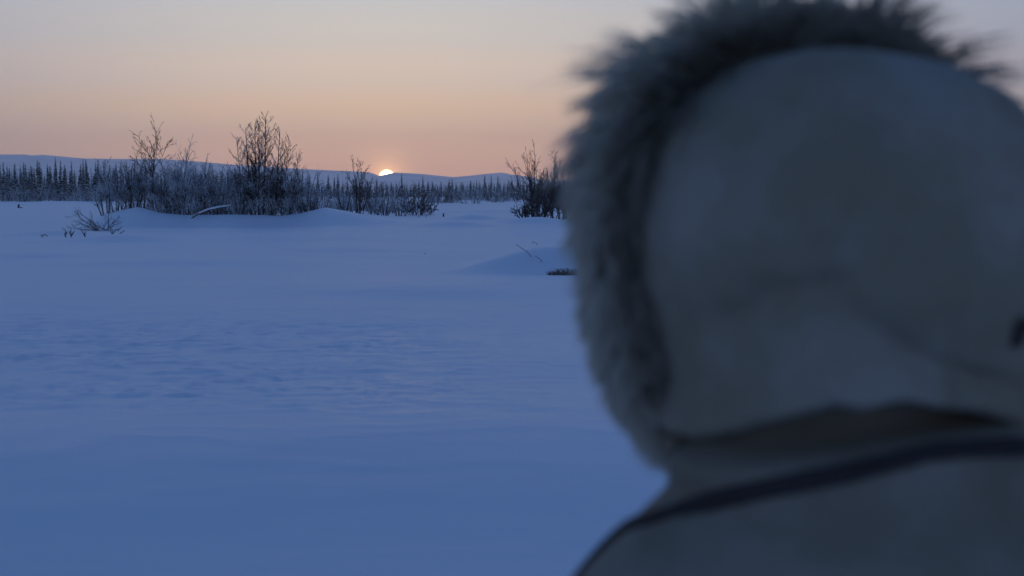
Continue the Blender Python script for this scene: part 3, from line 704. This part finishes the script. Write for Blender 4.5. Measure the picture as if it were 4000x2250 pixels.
    bvh_h = BVHTree.FromPolygons([tuple(v) for v in W.reshape(-1, 3)], [list(f) for f in grid_faces(nb_, nt_)])
    o_ = Vector((0, 0, CAMZ)); hit = bvh_h.ray_cast(o_, ray(3962, 1275).normalized())
    pos = hit[0] if hit[0] else HEADC + Vector((.17, 0, -.12))
    add('cord_lock', tv + np.array(pos) + np.array([0, -.004, 0]), tf, LEATHER, parka)
    # ---------- navy trim across the back of the shoulders
    pw_v = np.array([v.co[:] for v in me.vertices]) + np.array([PXC, PYC, g0]); pf = [list(p.vertices) for p in me.polygons]
    bvh_p = BVHTree.FromPolygons([tuple(v) for v in pw_v], pf)
    line = [(2452, 2052), (2560, 2025), (2700, 1980), (2840, 1942), (3010, 1903), (3185, 1870), (3320, 1845), (3443, 1819), (3540, 1795), (3615, 1776), (3740, 1760), (3874, 1750), (4000, 1741), (4090, 1738)]
    pts, nrms = [], []
    for i in range(len(line) - 1):
        for t in np.linspace(0, 1, 7)[:-1]:
            px = line[i][0] * (1 - t) + line[i + 1][0] * t; py = line[i][1] * (1 - t) + line[i + 1][1] * t
            h = bvh_p.ray_cast(o_, ray(px, py).normalized())
            if h[0]: pts.append(np.array(h[0])); nrms.append(np.array(h[1]))
    pts = np.array(pts); nrms = np.array(nrms)
    # carry it over the left shoulder along the surface
    ext, en = [], []
    for k in range(1, 12):
        q = Vector(pts[0]) + Vector((-.008 * k, .006 * k, -.007 * k)); h = bvh_p.find_nearest(q)
        ext.append(np.array(h[0])); en.append(np.array(h[1]))
    pts = np.concatenate([np.array(ext)[::-1], pts]); nrms = np.concatenate([np.array(en)[::-1], nrms])
    for _ in range(3):
        pts[1:-1] = (pts[:-2] + 2 * pts[1:-1] + pts[2:]) / 4; nrms[1:-1] = (nrms[:-2] + 2 * nrms[1:-1] + nrms[2:]) / 4
    T = np.gradient(pts, axis=0); T /= np.linalg.norm(T, axis=1, keepdims=True) + 1e-9; S = np.cross(T, nrms); S /= np.linalg.norm(S, axis=1, keepdims=True) + 1e-9
    an = np.arange(10) * 2 * math.pi / 10
    RB_ = pts[:, None] + nrms[:, None] * .002 + S[:, None] * (np.cos(an) * .0088)[None, :, None] + nrms[:, None] * (np.sin(an) * .0045)[None, :, None]
    add('trim', RB_.reshape(-1, 3), grid_faces(len(pts), 10, True), NAVY, parka)['label'] = 'dark navy trim running across the back of the shoulders'
    # ---------- fur ruff round the opening
    rng = np.random.default_rng(5)
    def ruff_c(p):
        a, cu, cd = .187, .168, .212; sn = np.sin(p); q = np.where(sn > 0, 2.15, 3.1)
        x = np.sign(np.cos(p)) * np.abs(np.cos(p)) ** (2 / q) * a; z = np.sign(sn) * np.abs(sn) ** (2 / q) * np.where(sn > 0, cu, cd)
        return np.stack([x * (1 - .12 * np.clip(-z / .2, 0, 1)), np.full_like(x, yf + .012) + .0 * z, z], -1)
    def frame(p):
        c = ruff_c(p); e = 1e-3; t = ruff_c(p + e) - ruff_c(p - e); t /= np.linalg.norm(t, axis=-1, keepdims=True)
        out = np.stack([t[..., 2], np.zeros_like(t[..., 0]), -t[..., 0]], -1); fw = np.zeros_like(out); fw[..., 1] = 1.; return c, out, fw, t
    pp = np.linspace(R(-80), R(260), 140); c, outw, fw, _ = frame(pp); bt = np.linspace(0, 2 * math.pi, 18, endpoint=False); tr = .031
    TV = c[:, None] + tr * (np.cos(bt)[None, :, None] * outw[:, None] + np.sin(bt)[None, :, None] * fw[:, None])
    core = (head_to_world(TV).reshape(-1, 3), grid_faces(len(pp), 18, True))
    m, t_, b_ = new_mat('fur')
    at = node(t_, 'ShaderNodeAttribute', attribute_name='furcol'); t_.links.new(at.outputs['Color'], b_.inputs['Base Color'])
    b_.inputs['Roughness'].default_value = .7; b_.inputs['Specular IOR Level'].default_value = .25
    tl = node(t_, 'ShaderNodeBsdfTranslucent'); t_.links.new(at.outputs['Color'], tl.inputs['Color']); ms = node(t_, 'ShaderNodeMixShader'); ms.inputs[0].default_value = .10
    t_.links.new(b_.outputs[0], ms.inputs[1]); t_.links.new(tl.outputs[0], ms.inputs[2]); t_.links.new(ms.outputs[0], t_.nodes['Material Output'].inputs['Surface'])
    NCL, PER = 3300, 9
    cp = rng.uniform(R(-80), R(260), NCL); cb = rng.uniform(R(-125), R(105), NCL)
    P = np.repeat(cp, PER) + rng.normal(0, .018, NCL * PER); B = np.repeat(cb, PER) + rng.normal(0, .10, NCL * PER)
    c, outw, fw, tg = frame(P)
    rootp = c + tr * .9 * (np.cos(B)[:, None] * outw + np.sin(B)[:, None] * fw)
    top = np.clip((np.sin(P) - .05) / .6, 0, 1)
    cl_len = np.repeat(rng.uniform(.55, 1.15, NCL), PER); spike = np.repeat(rng.random(NCL) < .13, PER)
    ln = (.021 + .013 * top) * cl_len * rng.uniform(.7, 1.15, NCL * PER) * np.where(spike, 1.3 + 1.0 * top, 1.0)
    cdir = np.repeat(rng.normal(0, .22, NCL), PER)
    dirv = np.cos(B * .75)[:, None] * outw + np.sin(B * .75)[:, None] * fw + (cdir + rng.normal(0, .10, NCL * PER))[:, None] * tg + rng.normal(0, .07, (NCL * PER, 3))
    dirv /= np.linalg.norm(dirv, axis=1, keepdims=True)
    gl = np.zeros_like(dirv); gl[:, 2] = -.10; gl += tg * (.62 * np.sign(P - math.pi / 2) * np.abs(np.cos(P)))[:, None] + tg * rng.normal(0, .12, (NCL * PER, 1))
    K = 4; ts = np.linspace(0, 1, K)
    # strands of a clump converge towards its tip
    mean_tip = (rootp + dirv * ln[:, None]).reshape(NCL, PER, 3).mean(1).repeat(PER, 0)
    S_ = []
    for s in ts:
        q = rootp + dirv * (ln * s)[:, None] + gl * (ln * s * s)[:, None]
        q = q + (mean_tip - (rootp + dirv * ln[:, None])) * (.45 * s * s)
        S_.append(q)
    S_ = np.stack(S_, 1); rad = np.array([.0011, .0010, .0007, .0002])[None] * rng.uniform(.8, 1.3, (NCL * PER, 1))
    Sw = head_to_world(S_)
    T = np.gradient(Sw, axis=1); T /= np.linalg.norm(T, axis=2, keepdims=True) + 1e-9
    A = np.cross(T, np.array([.3, .9, .2])); A /= np.linalg.norm(A, axis=2, keepdims=True) + 1e-9; Bv = np.cross(T, A)
    an = np.arange(3) * 2 * math.pi / 3
    RV = Sw[:, :, None] + rad[:, :, None, None] * (np.cos(an)[None, None, :, None] * A[:, :, None] + np.sin(an)[None, None, :, None] * Bv[:, :, None])
    nS = NCL * PER; hv = RV.reshape(-1, 3); hf = (np.arange(nS)[:, None, None] * K * 3 + grid_faces(K, 3, True)[None]).reshape(-1, 4)
    allv = np.concatenate([core[0], hv]); allf = np.concatenate([core[1], hf + len(core[0])])
    ruff = add('fur_ruff', allv, allf, m, parka); ruff['label'] = 'thick wolf coloured fur ruff edging the hood'
    # two tone fur: dark brown next to the hood, silver grey along the outer left sweep
    dark = np.array([.36, .32, .25]); grey = np.array([.90, .86, .72])
    leftw = np.clip((-np.cos(P) + .25) / .8, 0, 1); fwdw = np.clip((B + 1.35) / .95, 0, 1)
    mixf = np.clip(fwdw * (.22 + .78 * leftw) + rng.normal(0, .10, nS), 0, 1)
    colr = dark * (1 - mixf[:, None]) + grey * mixf[:, None]
    hc = np.repeat(colr, K * 3, 0); cc = np.tile(dark * .35, (len(core[0]), 1))
    ca = ruff.data.color_attributes.new('furcol', 'FLOAT_COLOR', 'POINT')
    ca.data.foreach_set('color', np.concatenate([np.concatenate([cc, hc]), np.ones((len(allv), 1))], 1).astype(np.float32).ravel())
    # ---------- body inside the clothes: one continuous skin
    J = {'pelvis': (0, 0, .95, .12), 'spine': (0, 0, 1.15, .12), 'chest': (0, .0, 1.30, .125), 'neck': (0, .01, 1.42, .058), 'skull': (0, .03, 1.53, .075), 'crown': (0, .02, 1.64, .07),
         'sl': (-.17, 0, 1.26, .055), 'el': (-.31, -.02, .98, .04), 'wl': (-.30, .08, .78, .03), 'sr': (.17, 0, 1.26, .055), 'er': (.31, -.02, .98, .04), 'wr': (.30, .08, .78, .03),
         'hl': (-.10, 0, .88, .085), 'kl': (-.11, .02, .48, .055), 'al': (-.12, 0, .10, .04), 'hr': (.10, 0, .88, .085), 'kr': (.11, .02, .48, .055), 'ar': (.12, 0, .10, .04)}
    Ed = [('pelvis', 'spine'), ('spine', 'chest'), ('chest', 'neck'), ('neck', 'skull'), ('skull', 'crown'), ('chest', 'sl'), ('sl', 'el'), ('el', 'wl'), ('chest', 'sr'), ('sr', 'er'), ('er', 'wr'),
          ('pelvis', 'hl'), ('hl', 'kl'), ('kl', 'al'), ('pelvis', 'hr'), ('hr', 'kr'), ('kr', 'ar')]
    ks = list(J); me2 = bpy.data.meshes.new('body'); me2.from_pydata([J[k][:3] for k in ks], [(ks.index(a), ks.index(b)) for a, b in Ed], [])
    sk = bpy.data.objects.new('body_tmp', me2); COL.objects.link(sk); sk.modifiers.new('k', 'SKIN'); sk.modifiers.new('u', 'SUBSURF').levels = 2
    for i, k in enumerate(ks):
        sv = me2.skin_vertices[0].data[i]; sv.radius = (J[k][3], J[k][3]); sv.use_root = (k == 'pelvis')
    dg = bpy.context.evaluated_depsgraph_get(); bmesh_me = bpy.data.meshes.new_from_object(sk.evaluated_get(dg)); bpy.data.objects.remove(sk)
    # head with brow, nose, mouth and chin, joined to the same mesh
    bm = bmesh.new(); bm.from_mesh(bmesh_me); hb = bmesh.new(); bmesh.ops.create_uvsphere(hb, u_segments=48, v_segments=36, radius=1.0)
    for v in hb.verts:
        x, y, z = v.co; fz = z
        px_, py_, pz_ = x * .076 * (1 - .18 * max(0, -z)), y * (.098 if y > 0 else .100), z * .118
        if y > 0:
            py_ += .026 * math.exp(-((x / .16) ** 2)) * math.exp(-((fz + .12) / .17) ** 2) + .008 * math.exp(-((x / .45) ** 2)) * math.exp(-((fz - .22) / .1) ** 2)
            for s in (-1, 1): py_ -= .012 * math.exp(-(((x - s * .38) / .17) ** 2 + ((fz - .05) / .11) ** 2))
            py_ += .007 * math.exp(-((x / .28) ** 2 + ((fz + .46) / .07) ** 2)) - .005 * math.exp(-((x / .3) ** 2 + ((fz + .54) / .03) ** 2)) + .012 * math.exp(-((x / .3) ** 2 + ((fz + .85) / .15) ** 2))
        c_, s_ = math.cos(YAW), math.sin(YAW); py_ += .03
        v.co = (px_ * c_ - py_ * s_, px_ * s_ + py_ * c_, pz_ + 1.60 - g0)
    tmpm = bpy.data.meshes.new('h'); hb.to_mesh(tmpm); hb.free(); bm.from_mesh(tmpm); bm.to_mesh(bmesh_me); bm.free()
    m, t_, b_ = new_mat('skin'); t_.links.new(m_mix(t_, m_noise(t_, 9, 3), (.36, .22, .16), (.42, .26, .19)), b_.inputs['Base Color']); b_.inputs['Roughness'].default_value = .55
    bmesh_me.materials.clear(); bmesh_me.materials.append(m); bmesh_me.polygons.foreach_set('use_smooth', np.ones(len(bmesh_me.polygons), dtype=bool))
    link_mesh('body', bmesh_me, root)
    # ---------- trousers, boots, mittens
    V, F = tubes([(np.array([[s * .08, 0, .95], [s * .10, 0, .80], [s * .112, .01, .60], [s * .115, .015, .42], [s * .12, 0, .20], [s * .12, 0, .10]]), np.array([.10, .118, .105, .092, .085, .082])) for s in (-1, 1)], 24)
    mesh_obj('trousers', V, F, DARKPANT, root, True)
    for s in (-1, 1):
        secs = []
        for z, y0, y1, w in ((-.02, -.085, .20, .058), (.03, -.09, .205, .062), (.07, -.085, .19, .058), (.10, -.08, .13, .055), (.15, -.075, .075, .06), (.24, -.085, .075, .068), (.32, -.095, .085, .078)):
            secs.append([(s * .12 + math.cos(a) * w, (y0 + y1) / 2 + math.sin(a) * (y1 - y0) / 2, z) for a in np.linspace(0, 2 * math.pi, 28, endpoint=False)])
        V = np.array(secs).reshape(-1, 3); F = [list(f) for f in grid_faces(len(secs), 28, True)]; F.append(list(range(27, -1, -1)))
        mesh_obj('boot', V, F, LEATHER, root, True)
        vv, ff, off_ = [], [], 0
        # mitten: cuff, palm with curled finger pouch and a separate thumb
        for pts, rr in (([(s * .30, .085, .80), (s * .299, .10, .75), (s * .298, .112, .70), (s * .296, .13, .65), (s * .293, .15, .615), (s * .291, .165, .60)], [.058, .048, .050, .052, .042, .015]),
                        ([(s * .285, .12, .73), (s * .270, .145, .70), (s * .262, .165, .67), (s * .262, .178, .65)], [.022, .024, .02, .008])):
            v, f = tubes([(np.array(pts), np.array(rr))], 18); vv.append(v); ff.append(f + off_); off_ += len(v)
        mesh_obj('mitten', np.concatenate(vv), np.concatenate(ff), LEATHER, root, True)
    tag(root, 'person in a fur trimmed hooded parka seen from behind, watching the sunset', 'person')
build_person()

# ================================================================== haze
def build_haze():
    s = 9400.; z0, z1 = -12., 330.
    v = [(x, y, z) for z in (z0, z1) for x, y in ((-s, -s), (s, -s), (s, s), (-s, s))]
    f = [[3, 2, 1, 0], [4, 5, 6, 7], [0, 1, 5, 4], [1, 2, 6, 5], [2, 3, 7, 6], [3, 0, 4, 7]]
    m = bpy.data.materials.new('haze_air'); m.use_nodes = True; t = m.node_tree; t.nodes.clear()
    o2 = t.nodes.new('ShaderNodeOutputMaterial'); vo = t.nodes.new('ShaderNodeVolumePrincipled')
    vo.inputs['Color'].default_value = (1.0, .97, .93, 1); vo.inputs['Density'].default_value = 1.3e-4; vo.inputs['Anisotropy'].default_value = .7
    t.links.new(vo.outputs[0], o2.inputs['Volume'])
    try: m.cycles.homogeneous_volume = True
    except Exception: pass
    o = mesh_obj('haze', np.array(v), f, m); o['kind'] = 'stuff'; o['label'] = 'thin cold evening haze over the flat'
build_haze()
